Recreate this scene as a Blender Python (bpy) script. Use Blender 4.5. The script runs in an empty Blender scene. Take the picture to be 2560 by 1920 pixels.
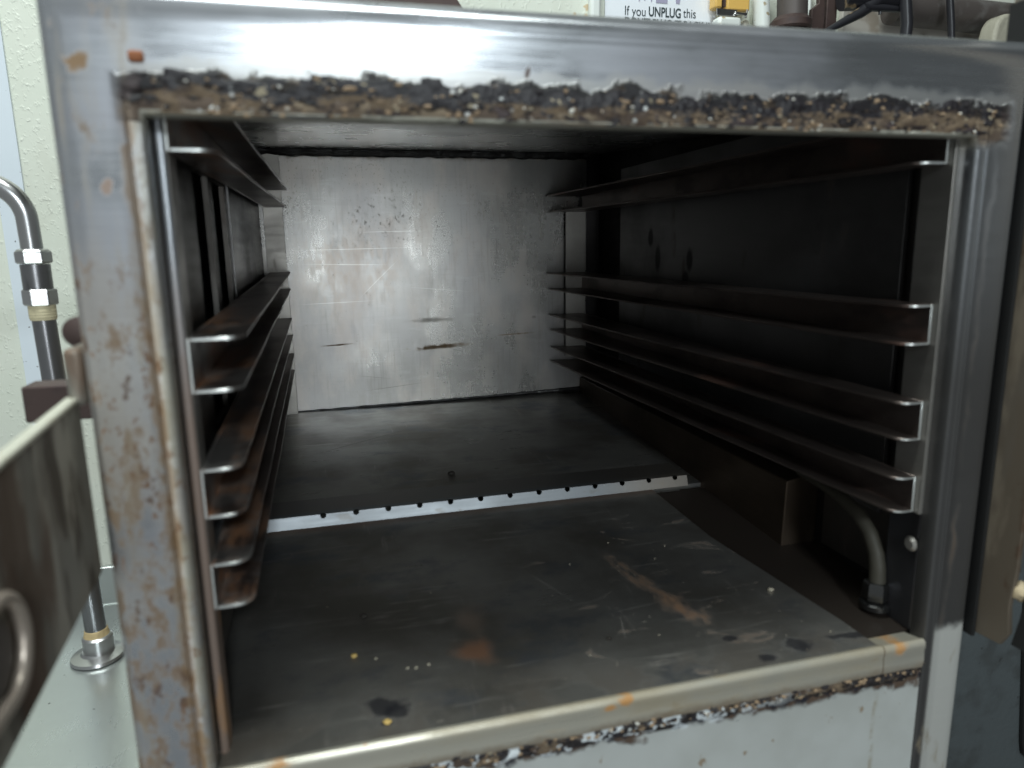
import bpy, bmesh, math, random
from mathutils import Vector, Matrix, noise
random.seed(7)
S = 0.5            # one unit of the layout = the width of the oven opening = 0.5 m
scn = bpy.context.scene
col = scn.collection

# ---------------------------------------------------------------- camera
CP = Vector((0.155275, -0.785222, 0.593893))
CR = Vector((0.966130, -0.257558, -0.016047)); CU = Vector((0.065559, 0.184825, 0.980582)); CF = Vector((0.249591, 0.948422, -0.195450))
FPX = 1779.25
cam = bpy.data.objects.new('camera', bpy.data.cameras.new('camera')); col.objects.link(cam)
cam.matrix_world = Matrix(((CR.x, CU.x, -CF.x, CP.x*S), (CR.y, CU.y, -CF.y, CP.y*S), (CR.z, CU.z, -CF.z, CP.z*S), (0, 0, 0, 1)))
cam.data.sensor_width = 36; cam.data.lens = FPX/2560*36
cam.data.clip_start = 0.01; cam.data.clip_end = 60
cam.data.dof.use_dof = True; cam.data.dof.focus_distance = 2.2*S; cam.data.dof.aperture_fstop = 6.0
scn.camera = cam
def at(px, py, Y):                     # world point (layout units) seen at a photo pixel, at depth Y
    d = CF + CR*((px-1280)/FPX) - CU*((py-960)/FPX)
    return CP + d*((Y-CP.y)/d.y)

# ---------------------------------------------------------------- light
world = bpy.data.worlds.new('World'); scn.world = world; world.use_nodes = True
wn = world.node_tree; wb = wn.nodes['Background']; wb.inputs[1].default_value = 1.0
wg = wn.nodes.new('ShaderNodeNewGeometry'); wx = wn.nodes.new('ShaderNodeSeparateXYZ'); wn.links.new(wg.outputs['Incoming'], wx.inputs[0])
wr = wn.nodes.new('ShaderNodeMapRange'); wr.interpolation_type = 'SMOOTHSTEP'      # dim room: pale walls to the left, dark to the right
wn.links.new(wx.outputs['X'], wr.inputs['Value'])
wr.inputs['From Min'].default_value = -0.65; wr.inputs['From Max'].default_value = 0.35
wc = wn.nodes.new('ShaderNodeMix'); wc.data_type = 'RGBA'; wn.links.new(wr.outputs[0], wc.inputs['Factor'])
wc.inputs['A'].default_value = (0.020, 0.021, 0.020, 1); wc.inputs['B'].default_value = (0.205, 0.222, 0.225, 1)
wn.links.new(wc.outputs['Result'], wb.inputs[0])
def area(name, loc, target, sx, sy, power, colour, spread=180):
    l = bpy.data.lights.new(name, 'AREA'); l.shape = 'RECTANGLE'; l.size = sx*S; l.size_y = sy*S
    l.energy = power; l.color = colour; l.spread = math.radians(spread)
    o = bpy.data.objects.new(name, l); col.objects.link(o)
    o.location = Vector(loc)*S
    o.rotation_euler = (Vector(target)-Vector(loc)).to_track_quat('-Z', 'Y').to_euler()
    return o
area('ceiling_tube_lamp', (0.45, -3.6, 2.1), (0.45, 0.2, 0.6), 0.5, 0.40, 13, (0.86, 0.96, 1.0))
area('cavity_fill_light', (0.65, -4.2, 0.25), (0.35, 1.0, 0.5), 0.75, 0.8, 5.5, (0.90, 0.97, 1.0))  # added area light low behind the camera, brightens the cavity's back wall
area('overhead_lamp', (-0.6, -0.3, 4.6), (-0.3, 0.9, 0.2), 2.6, 1.4, 48, (0.92, 1.0, 0.97))
scn.view_settings.view_transform = 'Standard'; scn.view_settings.look = 'None'
scn.view_settings.exposure = 0.28; scn.view_settings.gamma = 1.0
scn.view_settings.use_curve_mapping = False

# ---------------------------------------------------------------- node helpers
class M:
    """small procedural painter: base metal or paint plus masked layers"""
    def __init__(s, name, base, metal=0.0, rough=0.5, spec=0.5):
        s.m = bpy.data.materials.new(name); s.m.use_nodes = True; s.nt = s.m.node_tree
        s.b = s.nt.nodes['Principled BSDF']
        g = s.nt.nodes.new('ShaderNodeNewGeometry')
        v = s.vm('SCALE', g.outputs['Position']); v.node.inputs['Scale'].default_value = 1/S
        s.P = v; s.N = g.outputs['Normal']
        s.col = s.rgb(base); s.met = s.val(metal); s.ro = s.val(rough); s.h = None
        s.b.inputs['Specular IOR Level'].default_value = spec
    def n(s, t): return s.nt.nodes.new(t)
    def rgb(s, c):
        n = s.n('ShaderNodeRGB'); n.outputs[0].default_value = (*c, 1); return n.outputs[0]
    def val(s, v):
        n = s.n('ShaderNodeValue'); n.outputs[0].default_value = v; return n.outputs[0]
    def plug(s, i, v):
        if isinstance(v, (int, float)): i.default_value = v
        elif isinstance(v, tuple): i.default_value = v
        else: s.nt.links.new(v, i)
    def vm(s, op, a, b=None):
        n = s.n('ShaderNodeVectorMath'); n.operation = op; s.plug(n.inputs[0], a)
        if b is not None: s.plug(n.inputs[1], b)
        return n.outputs['Value'] if op == 'LENGTH' else n.outputs['Vector']
    def ma(s, op, a, b=0.0, c=None):
        n = s.n('ShaderNodeMath'); n.operation = op; s.plug(n.inputs[0], a); s.plug(n.inputs[1], b)
        if c is not None: s.plug(n.inputs[2], c)
        return n.outputs[0]
    def mul(s, *a):
        r = a[0]
        for x in a[1:]: r = s.ma('MULTIPLY', r, x)
        return r
    def mx(s, *a):
        r = a[0]
        for x in a[1:]: r = s.ma('MAXIMUM', r, x)
        return r
    def ax(s, k):
        if not hasattr(s, 'xyz'):
            s.xyz = s.n('ShaderNodeSeparateXYZ'); s.nt.links.new(s.P, s.xyz.inputs[0])
        return s.xyz.outputs['XYZ'.index(k)]
    def noise(s, scale, detail=4, stretch=(1, 1, 1), rough=0.55, off=0.0, dist=0.0):
        mp = s.n('ShaderNodeMapping'); s.nt.links.new(s.P, mp.inputs[0]); mp.inputs['Scale'].default_value = stretch
        mp.inputs['Location'].default_value = (off, off*1.7, off*.6)
        n = s.n('ShaderNodeTexNoise'); s.nt.links.new(mp.outputs[0], n.inputs['Vector'])
        n.inputs['Scale'].default_value = scale; n.inputs['Detail'].default_value = detail
        n.inputs['Roughness'].default_value = rough; n.inputs['Distortion'].default_value = dist
        return n.outputs['Fac']
    def voro(s, scale, stretch=(1, 1, 1)):
        mp = s.n('ShaderNodeMapping'); s.nt.links.new(s.P, mp.inputs[0]); mp.inputs['Scale'].default_value = stretch
        n = s.n('ShaderNodeTexVoronoi'); s.nt.links.new(mp.outputs[0], n.inputs['Vector']); n.inputs['Scale'].default_value = scale
        return n.outputs['Distance']
    def step(s, v, lo, hi, a=0.0, b=1.0):
        n = s.n('ShaderNodeMapRange'); n.interpolation_type = 'SMOOTHSTEP'; s.plug(n.inputs['Value'], v)
        if lo > hi: lo, hi, a, b = hi, lo, b, a
        n.inputs['From Min'].default_value = lo; n.inputs['From Max'].default_value = hi
        n.inputs['To Min'].default_value = a; n.inputs['To Max'].default_value = b
        return n.outputs[0]
    def band(s, k, lo, hi, soft, wob=0.0, scale=20, off=0.0, stretch=(1, 1, 1)):
        v = s.ax(k) if isinstance(k, str) else k
        if wob:
            v = s.ma('ADD', v, s.mul(s.ma('SUBTRACT', s.noise(scale, 5, stretch, off=off), 0.5), wob))
        return s.mul(s.step(v, lo-soft, lo+soft), s.step(v, hi+soft, hi-soft))
    def ell(s, c, r, rot=(0, 0, 0), soft=0.5, wob=0.5, scale=30):
        n = s.n('ShaderNodeMapping'); n.vector_type = 'TEXTURE'; s.nt.links.new(s.P, n.inputs[0])
        n.inputs['Location'].default_value = c; n.inputs['Scale'].default_value = r; n.inputs['Rotation'].default_value = rot
        d = s.vm('LENGTH', n.outputs[0])
        if wob: d = s.ma('ADD', d, s.mul(s.ma('SUBTRACT', s.noise(scale, 4), 0.5), wob*2))
        return s.step(d, 1.0, 1.0-soft)
    def mixc(s, f, a, b):
        n = s.n('ShaderNodeMix'); n.data_type = 'RGBA'; s.plug(n.inputs['Factor'], f)
        s.plug(n.inputs['A'], a if not isinstance(a, tuple) else (*a, 1)); s.plug(n.inputs['B'], b if not isinstance(b, tuple) else (*b, 1))
        return n.outputs['Result']
    def mixf(s, f, a, b):
        n = s.n('ShaderNodeMix'); n.data_type = 'FLOAT'; s.plug(n.inputs['Factor'], f)
        s.plug(n.inputs['A'], a); s.plug(n.inputs['B'], b); return n.outputs['Result']
    def layer(s, mask, c=None, metal=None, rough=None, amount=1.0, h=None):
        if amount != 1.0: mask = s.mul(mask, amount)
        if c is not None: s.col = s.mixc(mask, s.col, c)
        if metal is not None: s.met = s.mixf(mask, s.met, metal)
        if rough is not None: s.ro = s.mixf(mask, s.ro, rough)
        if h is not None:
            t = s.mul(mask, h); s.h = t if s.h is None else s.ma('ADD', s.h, t)
        return s
    def bumpadd(s, v, k):
        t = s.mul(v, k); s.h = t if s.h is None else s.ma('ADD', s.h, t); return s
    def done(s, dist=0.001, strength=1.0):
        s.nt.links.new(s.col, s.b.inputs['Base Color']); s.nt.links.new(s.met, s.b.inputs['Metallic']); s.nt.links.new(s.ro, s.b.inputs['Roughness'])
        if s.h is not None:
            b = s.n('ShaderNodeBump'); b.inputs['Distance'].default_value = dist; b.inputs['Strength'].default_value = strength
            s.nt.links.new(s.h, b.inputs['Height']); s.nt.links.new(b.outputs[0], s.b.inputs['Normal'])
        return s.m

def brushed(m, direction='x', amt=0.5):
    st = {'x': (0.06, 1, 1), 'z': (1, 1, 0.06), 'y': (1, 0.06, 1)}[direction]
    f = m.noise(170, 3, st, 0.6)
    m.ro = m.ma('ADD', m.ro, m.mul(m.ma('SUBTRACT', f, 0.5), 0.35*amt))
    m.bumpadd(f, 0.12*amt)
    c = m.noise(6, 5, off=3)
    m.col = m.mixc(m.step(c, 0.3, 0.75, 0, 0.45*amt), m.col, (0.24, 0.24, 0.24))
    m.ro = m.ma('ADD', m.ro, m.mul(m.ma('SUBTRACT', c, 0.5), 0.3))
    return m

RUST = (0.20, 0.085, 0.030); TAN = (0.42, 0.33, 0.20); BLACK = (0.012, 0.010, 0.012); ORANGE = (0.42, 0.17, 0.035)

# front frame steel: smudged bright steel, burnt residue round the opening, brown rust on the left stile
m = M('frame_steel', (0.50, 0.52, 0.55), 0.88, 0.26); brushed(m, 'x', 0.6)
sm = m.noise(9, 5, (0.35, 1, 1), off=8); m.layer(m.step(sm, 0.48, 0.68), (0.30, 0.30, 0.33), 0.7, 0.5, amount=0.6)
left = m.step(m.ax('X'), 0.02, -0.01); low = m.step(m.ax('Z'), 0.78, 0.15)
m.layer(m.mul(left, m.step(m.noise(10, 5, (1, 1, 0.4), off=1), 0.42, 0.62), m.step(m.ax('Z'), 0.85, 0.3, 0.25, 1)), (0.36, 0.31, 0.25), 0.3, 0.6, amount=0.7)
m.layer(m.mul(left, m.step(m.ma('ADD', m.noise(34, 6, (1, 1, 0.6), 0.68, off=5), m.mul(low, 0.12)), 0.565, 0.70)), (0.20, 0.125, 0.065), 0.1, 0.7, amount=0.85)
m.layer(m.mul(left, m.step(m.ma('ADD', m.noise(44, 6, (1, 1, 0.7), 0.65, off=9), m.mul(low, 0.10)), 0.645, 0.72)), (0.095, 0.050, 0.030), 0.0, 0.8, amount=0.85)
m.layer(m.mul(m.step(m.ax('Z'), 0.745, 0.725), m.band('X', -0.020, -0.008, 0.005, 0.03, 34)), (0.24, 0.15, 0.075), 0.1, 0.75, amount=0.75)
m.layer(m.mul(m.step(m.ax('Z'), 0.735, 0.72), m.band('X', -0.009, 0.001, 0.002), m.step(m.noise(22, 5, (1, 1, .5), off=33), 0.35, 0.6, 0.25, 1)), (0.36, 0.34, 0.27), 0.3, 0.5, amount=0.75)
# right stile
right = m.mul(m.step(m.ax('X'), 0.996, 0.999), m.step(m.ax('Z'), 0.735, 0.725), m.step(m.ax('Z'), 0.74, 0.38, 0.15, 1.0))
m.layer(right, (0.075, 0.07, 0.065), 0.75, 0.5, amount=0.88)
m.layer(m.mul(right, m.band('X', 1.026, 1.033, 0.005, 0.03, 18), m.step(m.noise(14, 4, (1, 1, .35), off=4), 0.35, 0.6)), (0.11, 0.07, 0.04), 0.0, 0.8, amount=0.75)
m.layer(m.mul(m.step(m.ax('X'), 1.014, 1.018), m.step(m.ma('ADD', m.ax('Z'), m.mul(m.noise(30), .03)), 0.035, 0.02)), (0.50, 0.50, 0.47), 0.1, 0.5, amount=0.9)
m.layer(m.mul(m.step(m.ax('X'), 0.98, 1.0), m.step(m.ax('Z'), 0.0, -0.05), m.step(m.noise(26, 5, (1, 1, .35), off=4), 0.56, 0.66)), (0.20, 0.16, 0.10), 0.0, 0.8, amount=0.7)
# residue band above the opening
topon = m.mul(m.step(m.ax('X'), -0.025, -0.005), m.step(m.ax('X'), 1.06, 1.03), m.step(m.ax('Z'), 0.700, 0.718))
front = m.step(m.ax('Y'), 0.03, 0.012)
m.layer(m.mul(topon, m.band('Z', 0.70, 0.772, 0.006, 0.045, 22, off=2)), (0.36, 0.32, 0.24), 0.25, 0.6, amount=0.3)
m.layer(m.mul(topon, front, m.band('Z', 0.71, 0.758, 0.0025, 0.045, 26, off=3)), (0.10, 0.070, 0.050), 0.0, 0.8, h=1.0)
m.layer(m.mul(topon, front, m.band('Z', 0.700, 0.752, 0.003, 0.02, 30, off=3), m.step(m.noise(34, 4, (0.6, 1, 1), off=6), 0.50, 0.60)), (0.27, 0.21, 0.14), 0.0, 0.8, amount=0.6, h=0.5)
m.layer(m.mul(topon, front, m.band('Z', 0.739, 0.761, 0.002, 0.055, 26, off=3), m.step(m.noise(20, 6, (0.5, 1, 1), 0.7, off=11), 0.40, 0.48)), BLACK, 0.0, 0.55, h=1.5)
m.layer(m.mul(topon, front, m.band('Z', 0.722, 0.748, 0.003, 0.012), m.step(m.noise(45, 4, (0.55, 1, 1), 0.6, off=15), 0.56, 0.62)), (0.045, 0.030, 0.030), 0.0, 0.7, h=0.8)
m.layer(m.mul(topon, front, m.band('Z', 0.722, 0.750, 0.003), m.step(m.voro(60), 0.22, 0.12), m.step(m.noise(12, 2, off=20), 0.50, 0.56)), (0.75, 0.76, 0.74), 0.0, 0.6)
m.layer(m.mul(m.step(m.ax('Z'), 0.7255, 0.7225), m.step(m.ax('Z'), 0.69, 0.716), m.band('X', -0.002, 1.0, 0.002)), (0.55, 0.54, 0.46), 0.5, 0.4, amount=0.9)
m.layer(m.mul(left, m.step(m.noise(85, 5, (1, 1, 0.7), 0.6, off=13), 0.57, 0.64), m.step(m.noise(8, 3, off=17), 0.38, 0.55), m.step(m.ax('Z'), 0.74, 0.45, 0.3, 1)), (0.17, 0.09, 0.045), 0.0, 0.8, amount=0.85)
m.layer(m.mul(left, m.step(m.noise(40, 4, (1, 1, 0.12), 0.6, off=23), 0.50, 0.68)), (0.33, 0.285, 0.225), 0.4, 0.5, amount=0.6)
# single marks
m.layer(m.ell((-0.052, 0, 0.765), (0.012, 1, 0.010), wob=1.2, scale=60), (0.30, 0.18, 0.08), 0.0, 0.8, amount=0.9)
m.layer(m.ell((-0.038, 0, 0.652), (0.006, 1, 0.010), (0, 0.5, 0), wob=0.8, scale=60), (0.34, 0.20, 0.12), 0.0, 0.8, amount=0.7)
m.layer(m.ell((-0.010, 0, 0.742), (0.008, 1, 0.020), (0, 0.5, 0), wob=0.9, scale=50), (0.10, 0.08, 0.08), 0.0, 0.8, amount=0.8)
m.layer(m.ell((0.385, 0, 0.772), (0.0035, 1, 0.008), (0, 0.3, 0), wob=0.6, scale=80), (0.15, 0.11, 0.10), 0.0, 0.8)
FRAME = m.done(0.0016)

m = M('sill_steel', (0.62, 0.59, 0.50), 0.55, 0.33); brushed(m, 'x', 0.5)
m.layer(m.step(m.noise(12, 6, (0.25, 1, 1), 0.65, off=4), 0.42, 0.66), (0.36, 0.31, 0.22), 0.2, 0.5, amount=0.85)
m.layer(m.step(m.noise(40, 5, (0.4, 1, 1), 0.6, off=14), 0.60, 0.70), (0.30, 0.24, 0.16), 0.1, 0.6, amount=0.6)
m.layer(m.step(m.ma('ADD', m.ax('Z'), m.mul(m.ma('SUBTRACT', m.noise(30, 4, off=24), 0.5), 0.03)), -0.032, -0.046), (0.20, 0.15, 0.10), 0.0, 0.7, amount=0.7)
for c, r in (((0.512, 0, -0.010), (0.018, 0.1, 0.010)), ((0.49, 0, -0.016), (0.016, 0.1, 0.006)), ((0.958, 0, -0.009), (0.020, 0.1, 0.020)), ((0.07, 0, -0.008), (0.018, 0.1, 0.007)), ((0.17, 0, -0.002), (0.005, 0.1, 0.004))):
    m.layer(m.ell(c, r, wob=1.3, scale=45, soft=0.9), (0.50, 0.22, 0.04), 0.0, 0.6, amount=0.8)
m.layer(m.band('X', 0.9245, 0.9265, 0.0008), (0.10, 0.07, 0.04), 0, 0.8)
SILL = m.done(0.0006)

m = M('front_panel_paint', (0.55, 0.57, 0.55), 0.15, 0.42)
m.layer(m.step(m.noise(7, 4), 0.4, 0.7), (0.44, 0.45, 0.42), amount=0.6)
m.layer(m.step(m.noise(38, 4, (1, 1, 0.8), off=2), 0.665, 0.70), (0.24, 0.17, 0.10), 0, 0.8, amount=0.85)
m.layer(m.mul(m.band('X', 0.918, 0.924, 0.003, 0.03, 14, stretch=(1, 1, .4)), m.step(m.noise(30, 4, off=8), 0.42, 0.6)), (0.25, 0.21, 0.14), 0, 0.8, amount=0.7)
m.layer(m.step(m.ma('ADD', m.ax('Z'), m.mul(m.ma('SUBTRACT', m.noise(28, 5, off=1), 0.5), 0.07)), -0.073, -0.063), (0.10, 0.065, 0.045), 0, 0.8, h=1)
m.layer(m.mul(m.step(m.ma('ADD', m.ax('Z'), m.mul(m.ma('SUBTRACT', m.noise(30, 5, off=1), 0.5), 0.05)), -0.071, -0.061), m.step(m.noise(45, 4, (.7, 1, 1), off=7), 0.44, 0.5)), (0.02, 0.02, 0.03), 0, 0.6, h=1)
m.layer(m.mul(m.step(m.ax('Z'), -0.075, -0.066), m.step(m.noise(50, 3, (.8, 1, 1), off=17), 0.56, 0.60), m.step(m.ax('X'), 0.78, 0.6)), (0.72, 0.77, 0.80), 0, 0.5)
PANEL = m.done(0.001)

m = M('jamb_steel', (0.42, 0.44, 0.47), 0.85, 0.35); brushed(m, 'z', 0.6)
lx = m.step(m.ax('X'), 0.5, 0.4)
m.layer(m.mul(lx, m.step(m.ma('ADD', m.ax('Z'), m.mul(m.noise(20, 4, (1, 1, .4)), 0.3)), 0.80, 0.55)), (0.24, 0.15, 0.10), 0.2, 0.65, amount=0.8)
m.layer(m.mul(lx, m.step(m.noise(30, 4, (1, 1, .3), off=6), 0.55, 0.65)), (0.36, 0.19, 0.08), 0.0, 0.75, amount=0.6)
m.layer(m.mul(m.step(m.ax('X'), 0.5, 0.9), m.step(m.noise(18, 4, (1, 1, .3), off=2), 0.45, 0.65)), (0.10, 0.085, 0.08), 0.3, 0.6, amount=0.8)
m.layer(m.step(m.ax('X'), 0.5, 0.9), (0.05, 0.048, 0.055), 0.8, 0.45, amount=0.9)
JAMB = m.done(0.0005)

# back wall: cross brushed steel
m = M('back_wall_steel', (0.35, 0.345, 0.33), 0.95, 0.255)
a = m.noise(120, 3, (0.05, 1, 1), 0.65); b = m.noise(120, 3, (1, 1, 0.05), 0.65, off=3); c = m.noise(5, 5, off=1)
w = m.noise(13, 5, (1, 1, 0.45), 0.6, off=6)
m.ro = m.ma('ADD', m.ro, m.mul(m.ma('SUBTRACT', m.ma('ADD', a, b), 1.0), 0.07))
gate = m.step(m.noise(7, 3, off=31), 0.35, 0.65)
m.layer(m.mul(gate, m.step(a, 0.50, 0.75)), (0.28, 0.27, 0.26), amount=0.6); m.layer(m.mul(gate, m.step(b, 0.48, 0.72)), (0.20, 0.19, 0.18), amount=0.6)
m.layer(m.step(m.noise(30, 6, (1, 1, 0.25), 0.7, off=71), 0.52, 0.66), (0.24, 0.225, 0.20), None, 0.36, amount=0.45)
m.layer(m.step(m.noise(40, 6, (0.2, 1, 1), 0.7, off=75), 0.55, 0.68), (0.46, 0.46, 0.45), None, 0.28, amount=0.4)
m.layer(m.step(m.noise(4.5, 5, (1, 1, 0.6), 0.6, off=83), 0.42, 0.60), (0.20, 0.195, 0.19), None, 0.33, amount=0.55)
m.layer(m.step(m.noise(3.2, 5, (1, 1, .7), off=44), 0.42, 0.62), (0.33, 0.325, 0.33), None, 0.36, amount=0.5)
m.layer(m.mul(m.step(m.ax('Z'), 0.68, 0.86), m.step(m.ax('X'), -0.3, 0.5)), (0.27, 0.265, 0.255), None, 0.34, amount=0.5)  # light falloff towards the top and right, painted into the steel colour
m.layer(m.step(w, 0.45, 0.7), (0.40, 0.36, 0.33), None, 0.36, amount=0.5)
m.layer(m.mul(m.ell((0.24, 1.476, 0.52), (0.22, 1, 0.22), wob=0.5, scale=6, soft=0.9), m.step(m.noise(60, 4, (1, 1, .5), off=2), 0.42, 0.62)), (0.36, 0.31, 0.27), None, 0.36, amount=0.55)
up = m.step(m.ax('Z'), 0.50, 0.70)
m.layer(m.mul(up, m.step(m.noise(150, 3, (1, 1, .7), off=5), 0.60, 0.68), m.step(c, 0.42, 0.55)), (0.16, 0.14, 0.12), 0.3, 0.5, amount=0.45)
m.layer(m.mul(m.step(m.ma('ADD', m.ax('Z'), m.mul(m.noise(45, 4, (1, 1, .25), off=8), 0.05)), 0.868, 0.892)), (0.16, 0.12, 0.08), 0.3, 0.6, amount=0.7)
m.layer(m.step(m.noise(150, 2, off=9), 0.72, 0.76), (0.14, 0.13, 0.12), 0.2, 0.6, amount=0.5)
for (x0, z0, rx, rz, rot, cc, am) in ((0.495, 0.354, 0.085, 0.011, -0.02, (0.22, 0.20, 0.17), 0.45), (0.515, 0.267, 0.110, 0.010, -0.05, (0.17, 0.105, 0.045), 0.95), (0.76, 0.296, 0.08, 0.0035, -0.03, (0.16, 0.10, 0.05), 0.8),
                              (0.19, 0.289, 0.06, 0.003, -0.04, (0.17, 0.10, 0.05), 0.9), (0.83, 0.35, 0.01, 0.006, 0, (0.05, 0.04, 0.04), 0.5)):
    m.layer(m.ell((x0, 1.476, z0), (rx, 1, rz), (0, rot, 0), wob=0.7, scale=60, soft=0.9), cc, 0.2, 0.6, amount=am)
m.layer(m.ell((0.26, 1.476, 0.50), (0.055, 1, 0.24), wob=0.5, scale=9, soft=0.9), (0.36, 0.32, 0.29), None, 0.36, amount=0.5)
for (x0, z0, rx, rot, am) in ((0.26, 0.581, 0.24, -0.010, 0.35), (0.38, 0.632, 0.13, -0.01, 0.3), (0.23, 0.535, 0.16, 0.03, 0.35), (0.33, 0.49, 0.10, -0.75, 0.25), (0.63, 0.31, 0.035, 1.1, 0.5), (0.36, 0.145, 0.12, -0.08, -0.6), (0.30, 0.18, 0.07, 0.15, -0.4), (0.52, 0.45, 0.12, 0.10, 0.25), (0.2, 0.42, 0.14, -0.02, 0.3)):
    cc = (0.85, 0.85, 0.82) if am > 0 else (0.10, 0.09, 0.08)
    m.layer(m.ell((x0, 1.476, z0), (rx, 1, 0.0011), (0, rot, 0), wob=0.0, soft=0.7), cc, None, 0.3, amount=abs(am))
BACK = m.done(0.0004); 

# cavity steel, browned
def cavity(name, base, rough, metal=0.8, stains=True):
    m = M(name, base, metal, rough)
    f = m.noise(3.5, 6, off=2); m.layer(m.step(f, 0.4, 0.7), tuple(x*0.55 for x in base), None, rough+0.12, amount=0.8)
    g = m.noise(70, 3, (0.1, 0.1, 1), 0.6); m.ro = m.ma('ADD', m.ro, m.mul(m.ma('SUBTRACT', g, 0.5), 0.25)); m.bumpadd(g, 0.1)
    if stains: m.layer(m.step(m.noise(14, 5, (1, 1, .35), off=7), 0.6, 0.72), (0.09, 0.06, 0.045), 0.2, 0.6, amount=0.6)
    return m
WALLS = cavity('cavity_wall_steel', (0.14, 0.13, 0.12), 0.42).done(0.0004)
DARKW = cavity('dark_cavity_steel', (0.06, 0.055, 0.055), 0.5).done(0.0004)  # darker steel tone for the cavity side walls and rear shell
m = cavity('baffle_steel', (0.20, 0.195, 0.195), 0.36)
for y0, z0, rz in ((1.029, 0.60, 0.030), (0.984, 0.545, 0.045), (0.812, 0.545, 0.035), (0.83, 0.50, 0.02)):
    m.layer(m.mul(m.ell((1.03, y0, z0), (1, 0.020, rz), wob=0.15, scale=40), m.step(m.ax('X'), 0.5, 0.9)), (0.03, 0.028, 0.028), 0.2, 0.6, amount=0.85)
BAFFLE = m.done(0.0004)
CEIL = cavity('cavity_ceiling_steel', (0.85, 0.85, 0.82), 0.24, 0.75, False).done(0.0004)

m = M('cavity_floor_steel', (0.35, 0.34, 0.32), 0.78, 0.30)
f = m.noise(4, 6, off=2); m.layer(m.step(f, 0.38, 0.7), (0.14, 0.125, 0.105), None, 0.42, amount=0.8)
g = m.noise(60, 3, (0.12, 1, 1), 0.6); m.ro = m.ma('ADD', m.ro, m.mul(m.ma('SUBTRACT', g, 0.5), 0.22))
m.layer(m.step(m.noise(9, 6, (0.6, 1, 1), 0.65, off=12), 0.52, 0.68), (0.15, 0.165, 0.19), None, 0.38, amount=0.7)
front = m.step(m.ax('Y'), 0.60, 0.5)
m.layer(m.mul(front, m.step(m.ax('X'), 0.35, 0.5), m.step(m.noise(22, 6, (0.45, 1, 1), 0.65, off=21, dist=0.6), 0.60, 0.68)), (0.25, 0.19, 0.15), 0.2, 0.6, amount=0.75)
sc = m.noise(55, 4, (0.10, 1.2, 1), 0.7, off=41); m.layer(m.mul(m.step(sc, 0.56, 0.70), m.step(m.noise(5, 3, off=9), 0.40, 0.6)), (0.42, 0.40, 0.37), 0.6, 0.3, amount=0.75)
sc = m.noise(45, 4, (1.2, 0.12, 1), 0.7, off=47); m.layer(m.mul(m.step(sc, 0.58, 0.70), m.step(m.noise(5, 3, off=19), 0.45, 0.62)), (0.38, 0.35, 0.32), 0.6, 0.3, amount=0.65)
m.layer(m.mul(m.step(m.ax('Y'), 0.13, 0.03), m.step(m.noise(13, 5, off=51), 0.42, 0.6)), (0.10, 0.085, 0.07), 0.4, 0.5, amount=0.7)
m.layer(m.ell((0.342, 0.156, 0), (0.045, 0.042, 1), wob=0.7, scale=22, soft=0.9), (0.30, 0.13, 0.06), 0.25, 0.5, amount=0.7)
m.layer(m.ell((0.350, 0.235, 0), (0.035, 0.06, 1), wob=0.7, scale=22, soft=0.95), (0.22, 0.12, 0.07), 0.1, 0.6, amount=0.4)
m.layer(m.mul(m.ell((0.665, 0.255, 0), (0.022, 0.165, 1), (0, 0, 0.24), wob=0.9, scale=26, soft=0.9), m.step(m.noise(50, 5, (1, .4, 1), off=3), 0.35, 0.6)), (0.32, 0.18, 0.10), 0.2, 0.6, amount=0.85)
m.layer(m.mul(m.ell((0.69, 0.175, 0), (0.034, 0.075, 1), (0, 0, 0.30), wob=0.8, scale=30, soft=0.95), m.step(m.noise(60, 5, (1, .4, 1), off=4), 0.35, 0.6)), (0.34, 0.20, 0.12), 0.2, 0.6, amount=0.8)
for c, r, rt in (((0.199, 0.071, 0), (0.034, 0.026, 1), 0.3), ((0.215, 0.055, 0), (0.02, 0.02, 1), 0), ((0.812, 0.045, 0), (0.026, 0.02, 1), 0), ((0.75, 0.030, 0), (0.022, 0.014, 1), 0), ((0.9, 0.045, 0), (0.05, 0.010, 1), -0.1), ((0.72, 0.085, 0), (0.02, 0.010, 1), 0.0), ((0.20, 0.038, 0), (0.012, 0.008, 1), 0)):
    m.layer(m.ell(c, r, (0, 0, rt), wob=0.7, scale=40, soft=0.5), (0.012, 0.012, 0.016), 0.1, 0.5, amount=0.9)
for (x0, y0, L, rt, am) in ((0.23, 1.14, 0.20, 0.51, -0.8), (0.50, 0.30, 0.09, -1.15, 0.35), (0.52, 0.23, 0.10, 0.15, 0.25), (0.62, 0.20, 0.08, 0.12, 0.3), (0.575, 0.155, 0.04, 1.3, 0.5), (0.74, 0.40, 0.12, 0.05, 0.25), (0.40, 0.33, 0.1, 0.02, 0.2), (0.66, 0.55, 0.14, 0.06, 0.2)):
    m.layer(m.ell((x0, y0, 0), (L, 0.0016 if am < 0 else 0.0028, 1), (0, 0, rt), wob=0.0 if am < 0 else 0.35, scale=50, soft=0.8), (0.02, 0.018, 0.016) if am < 0 else (0.33, 0.30, 0.27), 0.3, 0.5, amount=abs(am))
m.layer(m.step(m.noise(110, 2, off=4), 0.71, 0.75), (0.35, 0.30, 0.24), 0.0, 0.6, amount=0.5)
m.layer(m.mul(m.step(m.ax('Y'), 0.60, 0.63), m.step(m.ax('Y'), 0.645, 0.64)), (0.16, 0.08, 0.045), 0.1, 0.6, amount=0.6)
FLOOR = m.done(0.0005)

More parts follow.
